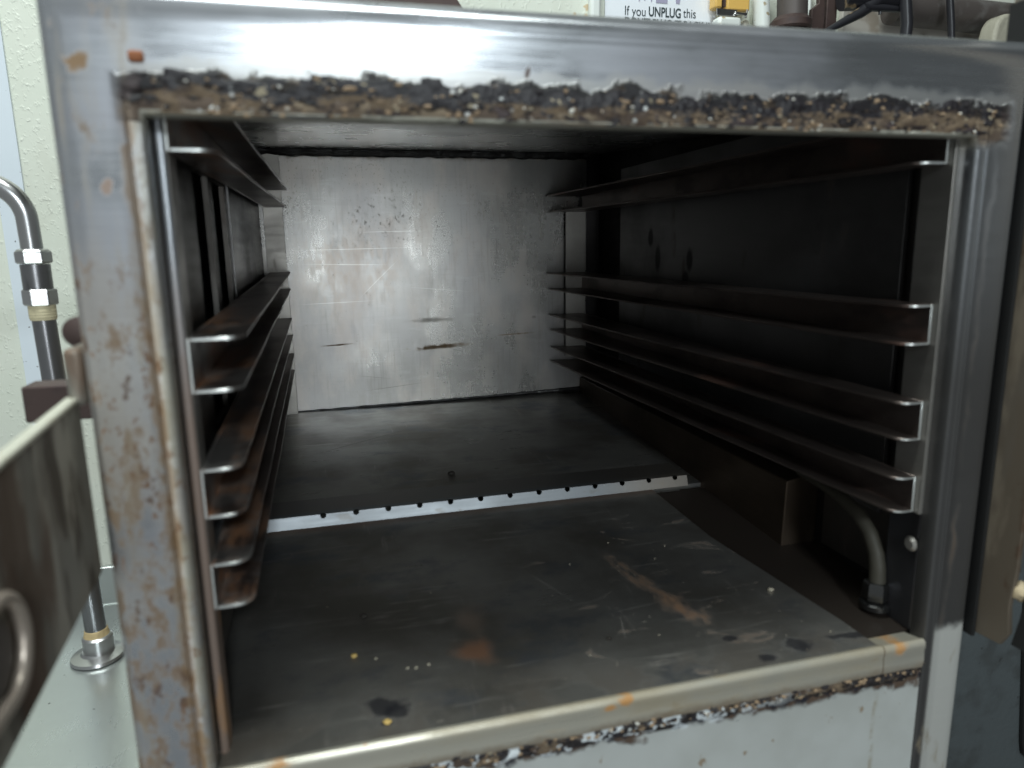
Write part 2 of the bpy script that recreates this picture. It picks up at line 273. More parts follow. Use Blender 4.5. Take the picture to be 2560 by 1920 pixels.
m = M('strip_steel', (0.25, 0.265, 0.28), 0.9, 0.48); brushed(m, 'x', 0.5)
m.layer(m.step(m.noise(40, 4, (0.5, 1, 1), off=3), 0.62, 0.70), (0.20, 0.18, 0.15), 0.6, 0.5, amount=0.35)
m.layer(m.step(m.ax('X'), 0.70, 0.90), (0.45, 0.38, 0.31), None, 0.4, amount=0.6)
m.layer(m.mul(m.step(m.ax('Y'), 0.659, 0.664), m.step(m.noise(5, 3, off=2), 0.3, 0.6, 0.6, 1)), (0.24, 0.22, 0.20), None, 0.40, amount=0.7)
STRIP = m.done(0.0004)

m = M('burnished_rail_steel', (0.19, 0.155, 0.14), 0.85, 0.34)
m.layer(m.step(m.noise(12, 5, (1, .5, 1), off=3), 0.45, 0.65), (0.09, 0.07, 0.065), None, 0.42, amount=0.7)
fr = m.mul(m.step(m.ax('Y'), 0.55, 0.02), m.step(m.ax('X'), 0.55, 0.45))
m.layer(m.mul(fr, m.step(m.noise(14, 5, (1.5, .35, 1), off=8), 0.44, 0.60)), (0.46, 0.23, 0.12), 0.35, 0.5, amount=0.9)
m.layer(m.mul(m.step(m.ax('X'), 0.5, 0.9), m.step(m.noise(9, 4, (1, .4, 1), off=5), 0.58, 0.7)), (0.20, 0.09, 0.06), 0.3, 0.5, amount=0.6)
m.layer(m.mul(fr, m.step(m.ax('Y'), 0.32, 0.05), m.step(m.noise(22, 5, off=1), 0.38, 0.6)), (0.46, 0.46, 0.45), 0.85, 0.33, amount=0.65)
RAIL = m.done(0.0004)
EDGE = M('bare_edge_steel', (0.72, 0.74, 0.72), 0.8, 0.32).done()
UPR = cavity('upright_steel', (0.42, 0.40, 0.37), 0.38).done(0.0004)
CAULK = M('burnt_seam_black', (0.010, 0.009, 0.009), 0.0, 0.32); CAULK.bumpadd(CAULK.noise(60, 4), 1.0); CAULK = CAULK.done(0.002)
HOLE = M('hole_black', (0.004, 0.004, 0.004), 0.0, 0.8).done()

m = M('worn_plate_metal', (0.27, 0.255, 0.22), 0.45, 0.5)
m.layer(m.step(m.noise(14, 5, (1, 1, .3), off=3), 0.45, 0.65), (0.30, 0.30, 0.265), None, 0.5, amount=0.7)
m.layer(m.step(m.noise(18, 5, (1, 1, .35), off=9), 0.52, 0.66), (0.12, 0.085, 0.06), 0.1, 0.7, amount=0.8)
m.layer(m.step(m.noise(16, 5, (1, 1, .3), off=19), 0.47, 0.55), (0.075, 0.060, 0.045), None, 0.6, amount=0.8)
m.layer(m.step(m.noise(26, 5, (1, 1, .22), off=29), 0.52, 0.60), (0.48, 0.46, 0.40), None, 0.5, amount=0.75)
m.layer(m.step(m.noise(11, 5, (1, 1, .28), off=39), 0.54, 0.62), (0.17, 0.11, 0.075), None, 0.6, amount=0.8)
PLATE = m.done(0.0006)
m = M('pale_plate_edge', (0.56, 0.55, 0.46), 0.3, 0.45); m.layer(m.step(m.noise(30, 4), .55, .7), (0.35, .28, .18), amount=.6); RIM = m.done()
m = M('brown_flange_metal', (0.13, 0.105, 0.078), 0.35, 0.55)
m.layer(m.step(m.noise(10, 5, (1, 1, .3), off=3), 0.45, 0.7), (0.15, 0.14, 0.125), amount=0.7)
m.layer(m.step(m.noise(24, 5, (1, 1, .6), off=6), 0.58, 0.7), (0.09, 0.05, 0.03), amount=0.8); m.layer(m.step(m.noise(15, 5, (1, 1, .3), off=16), 0.55, 0.65), (0.24, 0.20, 0.15), amount=0.6); FLANGE = m.done(0.0005)
m = M('dark_rust_iron', (0.070, 0.045, 0.040), 0.25, 0.6); m.layer(m.step(m.noise(20, 5), 0.5, 0.7), (0.045, 0.03, 0.03), amount=0.8); IRON = m.done(0.0005)
TANM = M('tan_knob', (0.45, 0.36, 0.23), 0.1, 0.6).done()
m = M('rubber_black', (0.02, 0.02, 0.024), 0.0, 0.35); m.layer(m.step(m.noise(12, 3, (1, 1, .5)), 0.66, 0.72), (0.30, 0.22, 0.13), amount=0.7); RUBBER = m.done()

m = M('cream_wall_paint', (0.67, 0.695, 0.615), 0.0, 0.42)
o = m.noise(75, 2, (1, 1, .8)); m.bumpadd(m.step(o, 0.52, 0.8), 1.0); m.bumpadd(m.noise(14, 3), 0.6)
m.layer(m.step(m.noise(5, 5, (1, 1, .4), 0.6, off=61), 0.5, 0.7), (0.56, 0.56, 0.48), amount=0.45)
m.layer(m.step(m.noise(3, 4), 0.4, 0.7), (0.60, 0.64, 0.55), amount=0.5)
m.layer(m.mul(m.band('X', 1.10, 1.20, 0.03), m.step(m.noise(26, 5, off=3), 0.58, 0.63)), (0.50, 0.36, 0.20), 0, 0.8, amount=0.8)
CREAM = m.done(0.0007)
m = M('pale_blue_board', (0.66, 0.72, 0.78), 0.0, 0.3); m.layer(m.step(m.noise(60, 2), 0.73, 0.76), (0.1, 0.1, 0.1)); BOARD = m.done()
m = M('counter_steel', (0.55, 0.58, 0.57), 0.85, 0.30); brushed(m, 'y', 0.3); m.layer(m.step(m.noise(90, 2, off=5), 0.74, 0.77), (0.03, 0.03, 0.03), 0, 0.7); COUNTER = m.done(0.0004)
m = M('chrome_pipe', (0.50, 0.50, 0.50), 1.0, 0.28); m.layer(m.step(m.noise(16, 5, (1, 1, .25), off=1), 0.5, 0.7), (0.20, 0.19, 0.18), None, 0.35, amount=0.7); CHROME = m.done(0.0003)
m = M('galvanised_pipe', (0.28, 0.28, 0.29), 1.0, 0.30); m.layer(m.step(m.noise(30, 5, (1, 1, .2), off=1), 0.5, 0.7), (0.12, 0.12, 0.12), None, 0.45, amount=0.8); GALV = m.done(0.0003)
TAPE = M('thread_tape', (0.62, 0.55, 0.36), 0.1, 0.6); TAPE.bumpadd(TAPE.noise(60, 2, (.05, .05, 2)), 1); TAPE = TAPE.done(0.002)
m = M('sealant_tan', (0.45, 0.34, 0.18), 0.2, 0.6); m.bumpadd(m.noise(50, 4), 1); SEAL = m.done(0.002)
PAPER = M('paper_white', (0.80, 0.83, 0.88), 0.0, 0.6).done()
INK = M('print_ink', (0.03, 0.045, 0.05), 0.0, 0.6).done()
PRINTG = M('print_grey_lilac', (0.36, 0.34, 0.46), 0.0, 0.6).done()
YEL = M('yellow_plastic', (0.72, 0.45, 0.12), 0.0, 0.4).done()
WHITE = M('white_enamel', (0.72, 0.75, 0.72), 0.0, 0.4); WHITE.layer(WHITE.step(WHITE.noise(30, 4), .62, .68), (.4, .33, .22)); WHITE = WHITE.done()
m = M('old_brown_pipe', (0.10, 0.085, 0.08), 0.3, 0.5); m.layer(m.step(m.noise(14, 4), .5, .7), (0.17, .16, .155), amount=.8); PIPEB = m.done(.0005)
m = M('dirty_beige', (0.38, 0.36, 0.29), 0.0, 0.6); m.layer(m.step(m.noise(18, 5, (1, 1, .5)), .5, .7), (0.26, .24, .19), amount=.8); m.bumpadd(m.noise(40, 4), 1); BEIGE = m.done(0.002)
m = M('grimy_wall_ledge', (0.50, 0.47, 0.43), 0.0, 0.6); m.layer(m.step(m.noise(10, 5), .45, .6), (0.30, .25, .20), amount=.8); LEDGE = m.done()
GREYP = M('grey_panel_paint', (0.10, 0.115, 0.12), 0.1, 0.5); GREYP.layer(GREYP.step(GREYP.noise(9, 6, off=2), .45, .65), (0.065, 0.070, 0.070), amount=.7); GREYP.layer(GREYP.step(GREYP.noise(40, 5, off=5), .66, .72), (0.03, 0.03, 0.03), amount=.6); GREYP.bumpadd(GREYP.noise(60, 2), 0.5); GREYP = GREYP.done(0.001)
CRUMBY = M('crumb_yellow', (0.65, 0.45, 0.15), 0, 0.6).done(); CRUMBW = M('crumb_pale', (0.40, 0.36, 0.28), 0, 0.6).done(); CRUMBK = M('crumb_dark', (0.03, 0.025, 0.02), 0, 0.7).done()
m = M('residue_lumps', (0.30, 0.21, 0.13), 0, 0.8)
m.layer(m.step(m.noise(60, 2, off=2), .46, .52), (0.020, 0.016, 0.018)); m.layer(m.step(m.noise(75, 2, off=12), .62, .66), (0.66, 0.64, 0.58)); LUMPS = m.done()

# ---------------------------------------------------------------- mesh helpers
class MB:
    def __init__(s): s.v = []; s.f = []; s.mi = []
    def face(s, idx, mi=0): s.f.append(tuple(idx)); s.mi.append(mi)
    def add(s, verts, faces, mi=0):
        k = len(s.v); s.v += [tuple(v) for v in verts]
        for f in faces: s.face([i+k for i in f], mi)
    def box(s, x0, x1, y0, y1, z0, z1, mi=0):
        s.add([(x0,y0,z0),(x1,y0,z0),(x1,y1,z0),(x0,y1,z0),(x0,y0,z1),(x1,y0,z1),(x1,y1,z1),(x0,y1,z1)],
              [(0,3,2,1),(4,5,6,7),(0,1,5,4),(1,2,6,5),(2,3,7,6),(3,0,4,7)], mi); return s
    def prism(s, poly, axis, a, b, mi=0):
        """poly: list of 2-D points in the plane across axis, extruded from a to b"""
        def P(p, t):
            return {'x': (t, p[0], p[1]), 'y': (p[0], t, p[1]), 'z': (p[0], p[1], t)}[axis]
        n = len(poly); s.add([P(p, a) for p in poly]+[P(p, b) for p in poly],
            [tuple(range(n))[::-1], tuple(range(n, 2*n))]+[(i, (i+1) % n, n+(i+1) % n, n+i) for i in range(n)], mi); return s
    def tube(s, path, r, seg=16, mi=0, caps=True):
        path = [Vector(p) for p in path]; rs = r if isinstance(r, (list, tuple)) else [r]*len(path)
        k = len(s.v); up = None
        for i, p in enumerate(path):
            t = (path[min(i+1, len(path)-1)]-path[max(i-1, 0)]).normalized()
            if up is None: up = t.orthogonal().normalized()
            up = (up-t*up.dot(t)).normalized(); w = t.cross(up)
            for j in range(seg):
                a = 2*math.pi*j/seg; s.v.append(tuple(p+(up*math.cos(a)+w*math.sin(a))*rs[i]))
        for i in range(len(path)-1):
            for j in range(seg):
                s.face((k+i*seg+j, k+i*seg+(j+1) % seg, k+(i+1)*seg+(j+1) % seg, k+(i+1)*seg+j), mi)
        if caps:
            s.face([k+j for j in range(seg)][::-1], mi); s.face([k+(len(path)-1)*seg+j for j in range(seg)], mi)
        return s
    def lathe(s, prof, c, seg=28, mi=0, axis=(0, 0, 1)):
        """prof: (radius, height) pairs along the axis"""
        ax = Vector(axis).normalized(); u = ax.orthogonal().normalized(); w = ax.cross(u); c = Vector(c); k = len(s.v)
        for r, h in prof:
            for j in range(seg):
                a = 2*math.pi*(j+.5)/seg; s.v.append(tuple(c+ax*h+(u*math.cos(a)+w*math.sin(a))*r))
        for i in range(len(prof)-1):
            for j in range(seg):
                s.face((k+i*seg+j, k+i*seg+(j+1) % seg, k+(i+1)*seg+(j+1) % seg, k+(i+1)*seg+j), mi)
        s.face([k+j for j in range(seg)][::-1], mi); s.face([k+(len(prof)-1)*seg+j for j in range(seg)], mi); return s
    def lump(s, c, r, seed=0, mi=0, squash=(1, 1, 1)):
        bm = bmesh.new(); bmesh.ops.create_icosphere(bm, subdivisions=2, radius=1)
        for v in bm.verts:
            v.co *= 1+0.45*noise.noise(v.co*1.6+Vector((seed*3.1, seed, 0)))
        s.add([(c[0]+v.co.x*r*squash[0], c[1]+v.co.y*r*squash[1], c[2]+v.co.z*r*squash[2]) for v in bm.verts], [[v.index for v in f.verts] for f in bm.faces], mi)
        bm.free(); return s
    def build(s, name, mats, parent=None, bevel=0.0, sharp=35, seg=2):
        me = bpy.data.meshes.new(name)
        org = parent_world(parent)
        me.from_pydata([tuple(Vector(v)*S-org) for v in s.v], [], s.f)
        if not isinstance(mats, (list, tuple)): mats = [mats]
        for mt in mats: me.materials.append(mt)
        for p, k in zip(me.polygons, s.mi): p.material_index = k; p.use_smooth = True
        bm = bmesh.new(); bm.from_mesh(me); bmesh.ops.recalc_face_normals(bm, faces=bm.faces); bm.to_mesh(me); bm.free()
        me.set_sharp_from_angle(angle=math.radians(sharp))
        o = bpy.data.objects.new(name, me); col.objects.link(o)
        if parent is not None: o.parent = parent
        if bevel:
            b = o.modifiers.new('bevel', 'BEVEL'); b.width = bevel*S; b.segments = seg; b.limit_method = 'ANGLE'; b.angle_limit = math.radians(40)
            b.harden_normals = False
        return o
WORLD = {}
def parent_world(p):
    v = Vector((0, 0, 0))
    while p is not None: v = v+Vector(p.location); p = p.parent
    return v
def tag(o, label=None, cat=None, group=None, kind=None):
    for k, v in (('label', label), ('category', cat), ('group', group), ('kind', kind)):
        if v: o[k] = v
    return o
def thing(name, loc, label, cat, group=None):
    o = bpy.data.objects.new(name, None); col.objects.link(o); o.location = Vector(loc)*S; o.empty_display_size = 0.05
    return tag(o, label, cat, group)

# ---------------------------------------------------------------- setting: wall behind
H = 0.72; WY = 1.9
w = MB(); w.box(-1.6, 4.2, WY, WY+0.1, -1.2, 2.6); tag(w.build('wall', CREAM), kind='structure')

# ---------------------------------------------------------------- the oven
oven = thing('steam_oven', (0.5, 0.0, -1.0), 'old stainless steam oven cabinet standing open, its rim crusted with burnt residue', 'oven')

# outer casing shell
b = MB()
b.box(-0.082, -0.062, 0.03, 1.56, -1.0, 0.80); b.box(1.10, 1.078, 0.04, 1.56, -1.0, 0.80); b.box(-0.082, 1.098, 1.56, 1.58, -1.0, 0.80)
b.prism([(0.035, 0.79), (0.035, 0.815), (1.579, 0.915), (1.579, 0.79)], 'x', -0.080, -0.064); b.prism([(0.035, 0.79), (0.035, 0.815), (1.579, 0.915), (1.579, 0.79)], 'x', 1.080, 1.097)
b.prism([(0.036, 0.808), (0.036, 0.8145), (1.5785, 0.9145), (1.5785, 0.905)], 'x', -0.0635, 1.0795)
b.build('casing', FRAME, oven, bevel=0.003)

# front frame: rounded section swept round the opening
def side_profile():
    p = [(0.000, 0.030), (0.000, 0.006), (0.002, 0.001), (0.005, 0.0), (0.012, 0.0), (0.0135, 0.0022), (0.0155, 0.0022), (0.017, 0.0)]
    p += [(0.030, 0.0), (0.045, 0.0), (0.058, 0.0002)]
    for k in range(1, 9):
        a = math.pi/2*k/8; p.append((0.058+0.027*math.sin(a), 0.030-0.030*math.cos(a)))
    p += [(0.085, 0.06), (0.078, 0.06), (0.078, 0.035), (0.004, 0.034)]
    return p
pr = side_profile(); K = len(pr)
def ring_pt(i, t, y):
    tt = t*(1.41 if i == 1 else 1.47)
    ty = H+tt*(1.0) if i in (1, 2) else None
    if i == 0: return (-t, y, -1.0)
    if i == 1: return (-t, y, H+tt)
    if i == 2: return (1+t, y, H+tt)
    return (1+t, y, -1.0)
b = MB()
for i in range(4):
    for t, y in pr:
        # the residue groove along the top is set back a little
        b.v.append(ring_pt(i, t, y))
NS = {0: 1, 1: 1, 2: 1}
for i in range(3):
    for j in range(K):
        b.face((i*K+j, i*K+(j+1) % K, (i+1)*K+(j+1) % K, (i+1)*K+j))
b.face(list(range(K))); b.face([3*K+j for j in range(K)][::-1])
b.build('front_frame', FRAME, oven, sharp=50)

# baked residue lumps along the frame
b = MB(); rnd = random.Random(3)
for k in range(230):
    x = rnd.uniform(0.0, 1.035); z = 0.722+rnd.random()**1.2*0.036+0.008*noise.noise(Vector((x*14, 0, 0)))
    r = rnd.uniform(0.0014, 0.0042)*(1.3 if rnd.random() < 0.15 else 1)
    b.lump((x, -0.0015, z), r*0.6, k, squash=(rnd.uniform(1, 2.4), 0.6, rnd.uniform(.7, 1.1)))
for k in range(110):
    x = rnd.uniform(0.15, 1.0); z = -0.0540+rnd.gauss(0, 0.004)
    b.lump((x, -0.0005, z), rnd.uniform(0.0014, 0.0036), k+500, squash=(rnd.uniform(1, 2.6), 0.6, 0.9))
tag(b.build('baked_residue', LUMPS, oven), 'crusty black, tan and white residue baked round the opening', kind='stuff')
def crust(name, x0, x1, zf, w, cols, rows, thr, k, mat, label):
    b = MB()
    for i in range(cols+1):
        x = x0+(x1-x0)*i/cols
        for j in range(rows+1):
            t = j/rows; z = zf(x)+w*(t-0.5)
            q = Vector((x*30, z*52, k)); edge = 1-abs(2*t-1)**2.2
            big = noise.noise(Vector((x*9, k, 0)))*0.35
            h = noise.fractal(q, 0.9, 2.1, 5)*0.9+noise.noise(Vector((x*95, z*130, k)))*0.25+edge*0.9+big-thr
            ends = min(1, (x-x0)/0.02, (x1-x)/0.03)
            h = h*0.0030-(1-max(0, ends))*0.004
            h = max(-0.0015, min(0.0046, h)); b.v.append((x, -h+0.0002, z))
    for i in range(cols):
        for j in range(rows):
            a = i*(rows+1)+j; b.face((a, a+rows+1, a+rows+2, a+1))
    o = b.build(name, mat, oven, sharp=180); o['label'] = label; return o
m = M('baked_crust', (0.075, 0.050, 0.036), 0.0, 0.75)
m.layer(m.mul(m.step(m.noise(26, 5, (0.5, 1, 1), 0.65, off=2), 0.40, 0.52)), (0.17, 0.122, 0.078), 0, 0.8)
m.layer(m.step(m.noise(22, 5, (0.5, 1, 1), 0.7, off=7), 0.52, 0.58), (0.016, 0.013, 0.016), 0, 0.5)
m.layer(m.step(m.ma('ADD', m.ax('Z'), m.mul(m.ma('SUBTRACT', m.noise(17, 6, (0.6, 1, 1), 0.72, off=12), 0.5), 0.075)), 0.738, 0.744), (0.016, 0.013, 0.016), 0, 0.5)
m.layer(m.mul(m.step(m.ax('Z'), 0.3, 0.2), m.step(m.noise(24, 6, (0.6, 1, 1), 0.72, off=32), 0.44, 0.50)), (0.02, 0.016, 0.016), 0, 0.5)
m.layer(m.step(m.noise(80, 3, (0.6, 1, 1), 0.55, off=9), 0.63, 0.67), (0.42, 0.36, 0.25), 0, 0.75)
m.layer(m.mul(m.step(m.voro(62), 0.20, 0.12), m.step(m.noise(11, 2, off=20), 0.50, 0.56)), (0.68, 0.70, 0.68), 0, 0.6)
m.layer(m.mul(m.step(m.ax('Z'), 0.3, 0.2), m.step(m.noise(55, 3, (.7, 1, 1), off=23), 0.53, 0.57), m.step(m.ax('X'), 0.85, 0.6)), (0.62, 0.66, 0.68), 0, 0.5)
m.bumpadd(m.noise(120, 4), 1.0)
CRUST = m.done(0.0012)
crust('baked_crust', 0.004, 1.042, lambda x: 0.7425+0.004*noise.noise(Vector((x*5, 0, 4))), 0.042, 900, 22, 0.58, 3.0, CRUST, 'black and brown baked crust above the opening')
crust('baked_crust', 0.05, 1.0, lambda x: -0.0560+0.003*noise.noise(Vector((x*7, 0, 9))), 0.020, 700, 12, 0.62, 8.0, CRUST, 'black and white crust line under the sill')
b = MB(); b.box(-0.0065, 0.0075, -0.0045, 0.001, 0.766, 0.7765)
b.build('rust_nub', M('rust_red', (0.30, 0.11, 0.045), 0, 0.8).done(), oven, bevel=0.003)

# sill and the panel under it
b = MB(); prof = [(0.040, -0.013), (0.010, -0.0065), (0.0045, -0.0035), (0.0012, -0.0048), (-0.0012, -0.0085), (-0.0018, -0.014), (-0.0002, -0.021), (-0.0014, -0.034), (-0.0010, -0.045), (0.002, -0.0505), (0.030, -0.0505), (0.040, -0.03)]
b.prism(prof, 'x', 0.0008, 0.9992); b.build('sill', SILL, oven, sharp=60)
b = MB(); b.box(0.0012, 0.9988, 0.0015, 0.03, -0.98, -0.0530); b.build('lower_panel', PANEL, oven, bevel=0.002)

# left and right jamb strips and dark reveals
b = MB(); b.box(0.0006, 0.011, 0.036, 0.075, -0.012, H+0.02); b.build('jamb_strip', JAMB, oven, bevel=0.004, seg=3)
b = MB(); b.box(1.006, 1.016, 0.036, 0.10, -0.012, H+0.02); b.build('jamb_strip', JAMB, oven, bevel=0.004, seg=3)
b = MB(); b.box(-0.03, 1.05, 0.040, 0.055, H+0.004, 0.80); b.build('header_plate', WALLS, oven)

# cavity
FZ = lambda y: -0.008+0.063*y
b = MB(); fp = [(-0.049, 0.041), (0.0012, 0.041), (0.0012, 0.0115), (0.926, 0.0115), (0.922, 0.041), (0.9185, 0.08), (0.866, 0.395), (0.858, 0.645), (1.063, 0.645), (1.063, 1.490), (-0.049, 1.490)]; n = len(fp)
b.add([(x, y, FZ(y)) for x, y in fp]+[(x, y, FZ(y)-0.012) for x, y in fp], [tuple(range(n)), tuple(range(n, 2*n))[::-1]]+[(i, n+i, n+(i+1) % n, (i+1) % n) for i in range(n)])
b.build('cavity_floor', FLOOR, oven, bevel=0.0012)
b = MB(); b.prism([(0.041, FZ(0.041)-0.013), (0.041, FZ(0.041)-0.0065), (0.63, FZ(0.63)-0.0065), (0.63, FZ(0.63)-0.0125)], 'x', 0.82, 1.063); b.build('lower_floor_sheet', M('dark_brown_sheet', (0.035, 0.027, 0.022), 0.3, 0.5).done(), oven)  # dark brown sheet set slightly below the floor along its right edge
b = MB(); b.add([(-0.03, 1.476, 0.078), (1.013, 1.476, 0.0975), (1.013, 1.476, 0.875), (-0.03, 1.476, 0.875), (-0.03, 1.487, 0.078), (1.013, 1.487, 0.0975), (1.013, 1.487, 0.875), (-0.03, 1.487, 0.875)],
      [(0, 1, 2, 3), (4, 7, 6, 5), (0, 4, 5, 1), (1, 5, 6, 2), (2, 6, 7, 3), (3, 7, 4, 0)]); b.build('back_wall', BACK, oven, bevel=0.001)
b = MB(); b.box(-0.061, 1.077, 1.492, 1.51, -0.01, 0.89); b.build('rear_shell', DARKW, oven)
b = MB(); b.prism([(0.056, 0.792), (1.491, 0.8725), (1.491, 0.8795), (0.056, 0.80)], 'x', -0.061, 1.077); b.build('cavity_ceiling', CEIL, oven)
b = MB(); b.prism([(0.036, -0.02), (1.491, -0.02), (1.491, 0.872), (0.036, 0.791)], 'x', -0.0615, -0.050); b.build('cavity_wall', DARKW, oven)
b = MB(); b.prism([(0.036, -0.02), (1.491, -0.02), (1.491, 0.872), (0.036, 0.791)], 'x', 1.064, 1.0768); b.build('cavity_wall', DARKW, oven)
# left baffle: sheet with two tall slots
b = MB()
for y0, y1, z0, z1 in ((0.09, 0.285, 0.06, 0.80), (0.43, 0.475, 0.34, 0.70), (0.63, 0.668, 0.06, 0.80), (0.285, 0.63, 0.06, 0.34), (0.285, 0.63, 0.70, 0.80)):
    b.box(-0.012, -0.004, y0, y1, z0, z1)
b.build('baffle_sheet', WALLS, oven)
b = MB(); b.box(-0.010, -0.001, 0.670, 0.678, 0.06, 0.86); b.box(-0.012, -0.004, 0.680, 1.43, 0.07, 0.86); b.build('baffle_sheet', BAFFLE, oven)
# right baffle
b = MB(); b.box(1.030, 1.038, 0.145, 1.237, 0.14, 0.80); b.build('baffle_sheet', BAFFLE, oven, bevel=0.001)
b = MB(); b.box(1.048, 1.056, 0.10, 0.30, 0.02, 0.86); b.build('baffle_sheet', WALLS, oven, bevel=0.001)
# steam duct low on the right
b = MB(); b.prism([(0.985, -0.02), (0.990, 0.137), (1.062, 0.150), (1.062, -0.02)], 'y', 0.335, 1.474); b.build('steam_duct', cavity('duct_steel', (0.10, 0.075, 0.055), 0.55).done(0.0004), oven, bevel=0.002)
# seams
b = MB(); rr = [0.0125+0.005*noise.noise(Vector((i*0.35, 0, 0))) for i in range(90)]
b.tube([(-0.02+1.03*i/89, 1.462, 0.862+0.002*noise.noise(Vector((i*.5, 3, 0)))) for i in range(90)], rr, 10); b.build('ceiling_seam', CAULK, oven)
b = MB(); rr = [0.0035+0.0018*noise.noise(Vector((i*0.35, 7, 0)))+(0.005 if i > 60 else 0)*((i-60)/29) for i in range(90)]
b.tube([(-0.02+1.03*i/89, 1.474, 0.0835+0.013*i/89) for i in range(90)], rr, 8); b.build('floor_seam', CAULK, oven)

# perforated cover strip lying across the floor (folded sheet with two rows of drilled holes)
def strip():
    y = [0.634, 0.643, 0.735, 0.752]; z = [FZ(0.634)+0.001, 0.0555, 0.0575, FZ(0.752)+0.001]; t = 0.0025
    poly = [(y[0], z[0]), (y[1], z[1]), (y[2], z[2]), (y[3], z[3]), (y[3]-0.004, z[3]), (y[2]-0.001, z[2]-t), (y[1]+0.001, z[1]-t), (y[0]+0.004, z[0])]
    b = MB(); b.prism(poly, 'x', 0.012, 0.948); o = b.build('perforated_strip', [STRIP, HOLE], oven)
    c = MB()
    for i in range(13):
        x = 0.128+0.0658*i
        if x < 0.94:
            c.lathe([(0.0062, -0.03), (0.0062, 0.03)], (x, 0.6435, 0.0525), 16, axis=(0, -0.75, 0.66))
            c.lathe([(0.0050, -0.03), (0.0050, 0.03)], (x+0.005, 0.7365, 0.055), 16, axis=(0, 0.6, 0.8))
    co = c.build('cutter', HOLE, oven)
    md = o.modifiers.new('holes', 'BOOLEAN'); md.operation = 'DIFFERENCE'; md.object = co; md.solver = 'EXACT'
    bpy.context.view_layer.update()
    me = bpy.data.meshes.new_from_object(o.evaluated_get(bpy.context.evaluated_depsgraph_get()))
    o.modifiers.clear(); o.data = me; me.name = 'perforated_strip'
    me.set_sharp_from_angle(angle=math.radians(30))
    bpy.data.objects.remove(co)
strip()

# steam inlet elbow with compression nut, low on the right
b = MB(); pts = [(1.015, 0.33, 0.158), (1.010, 0.26, 0.155), (1.004, 0.20, 0.150), (1.000, 0.155, 0.138), (0.998, 0.125, 0.116), (0.997, 0.108, 0.090), (0.997, 0.102, 0.066), (0.997, 0.100, 0.040)]
sp = []
for i in range(len(pts)-1):
    for k in range(4):
        t = k/4; sp.append(Vector(pts[i])*(1-t)+Vector(pts[i+1])*t)
sp.append(Vector(pts[-1]))
b.tube(sp, [0.010+0.003*min(1, i/len(sp)) for i in range(len(sp))], 14)
el = b.build('steam_elbow', M('dull_brass', (0.06, 0.055, 0.042), 0.2, 0.6).done(), oven)
b = MB(); b.lathe([(0.018, 0.012), (0.021, 0.015), (0.021, 0.040), (0.018, 0.044)], (0.997, 0.100, 0.0), 6); b.lathe([(0.025, 0.0), (0.025, 0.008), (0.015, 0.012)], (0.997, 0.100, 0.0), 24)
b.build('compression_nut', M('wet_dark_nut', (0.10, 0.10, 0.10), 0.9, 0.2).done(), el)
b = MB(); b.lathe([(0.003, -0.012), (0.003, 0), (0.011, 0.001), (0.012, 0.004), (0.008, 0.008)], (1.004, 0.045, 0.132), 20, axis=(-1, 0, 0)); b.build('screw', UPR, oven)

# hinge plate reaching towards the camera on the left
b = MB(); b.prism([(0.030, 0.248), (0.030, 0.441), (-0.16, 0.429), (-0.40, 0.412), (-0.40, 0.195), (-0.236, 0.216)], 'x', -0.104, -0.096)
hp = b.build('hinge_plate', PLATE, oven, bevel=0.002)
b = MB(); b.prism([(0.028, 0.4385), (0.028, 0.4445), (-0.16, 0.433), (-0.40, 0.416), (-0.40, 0.409), (-0.16, 0.4265)], 'x', -0.1075, -0.0945); b.build('rim', RIM, hp, bevel=0.002)
b = MB(); path = []
for k in range(25):
    a = math.pi*(-0.5+k/24); path.append((-0.091, -0.222+0.036*math.cos(a), 0.300+0.040*math.sin(a)))
path = [(-0.091, -0.30, 0.26)]+path+[(-0.091, -0.30, 0.34)]
b.tube(path, 0.006, 12); b.build('latch_hook', M('rubbed_hook', (0.55, 0.47, 0.40), 0.6, 0.35).done(), hp)
b = MB(); b.prism([(-0.094, -0.30), (-0.094, -0.30)], 'z', 0, 0) if False else b.lathe([(0.028, 0), (0.028, 0.004)], (-0.096, -0.232, 0.300), 24, axis=(1, 0, 0)); b.build('latch_disc', M('disc_dark', (0.22, 0.20, 0.19), 0.8, 0.4).done(), hp)
b = MB(); b.box(-0.104, -0.086, 0.02, 0.10, 0.435, 0.495); b.build('hinge_tab', PLATE, oven, bevel=0.006)
b = MB(); b.lathe([(0.010, -0.006), (0.017, -0.004), (0.017, 0.006), (0.010, 0.010)], (-0.104, 0.09, 0.505), 16, axis=(0, -1, 0)); b.build('rusty_bolt', IRON, oven)
b = MB(); c0 = at(54, 968, 0.3); b.box(-0.2465, -0.084, 0.295, 0.345, 0.362, 0.4125); b.build('hinge_bracket', IRON, oven, bevel=0.003)
b = MB(); c0 = at(111, 452, 0.5); b.lathe([(0.006, 0), (0.008, 0.004), (0.006, 0.010)], (c0.x+.006, 0.5, c0.z), 14, axis=(-1, 0, 0)); 

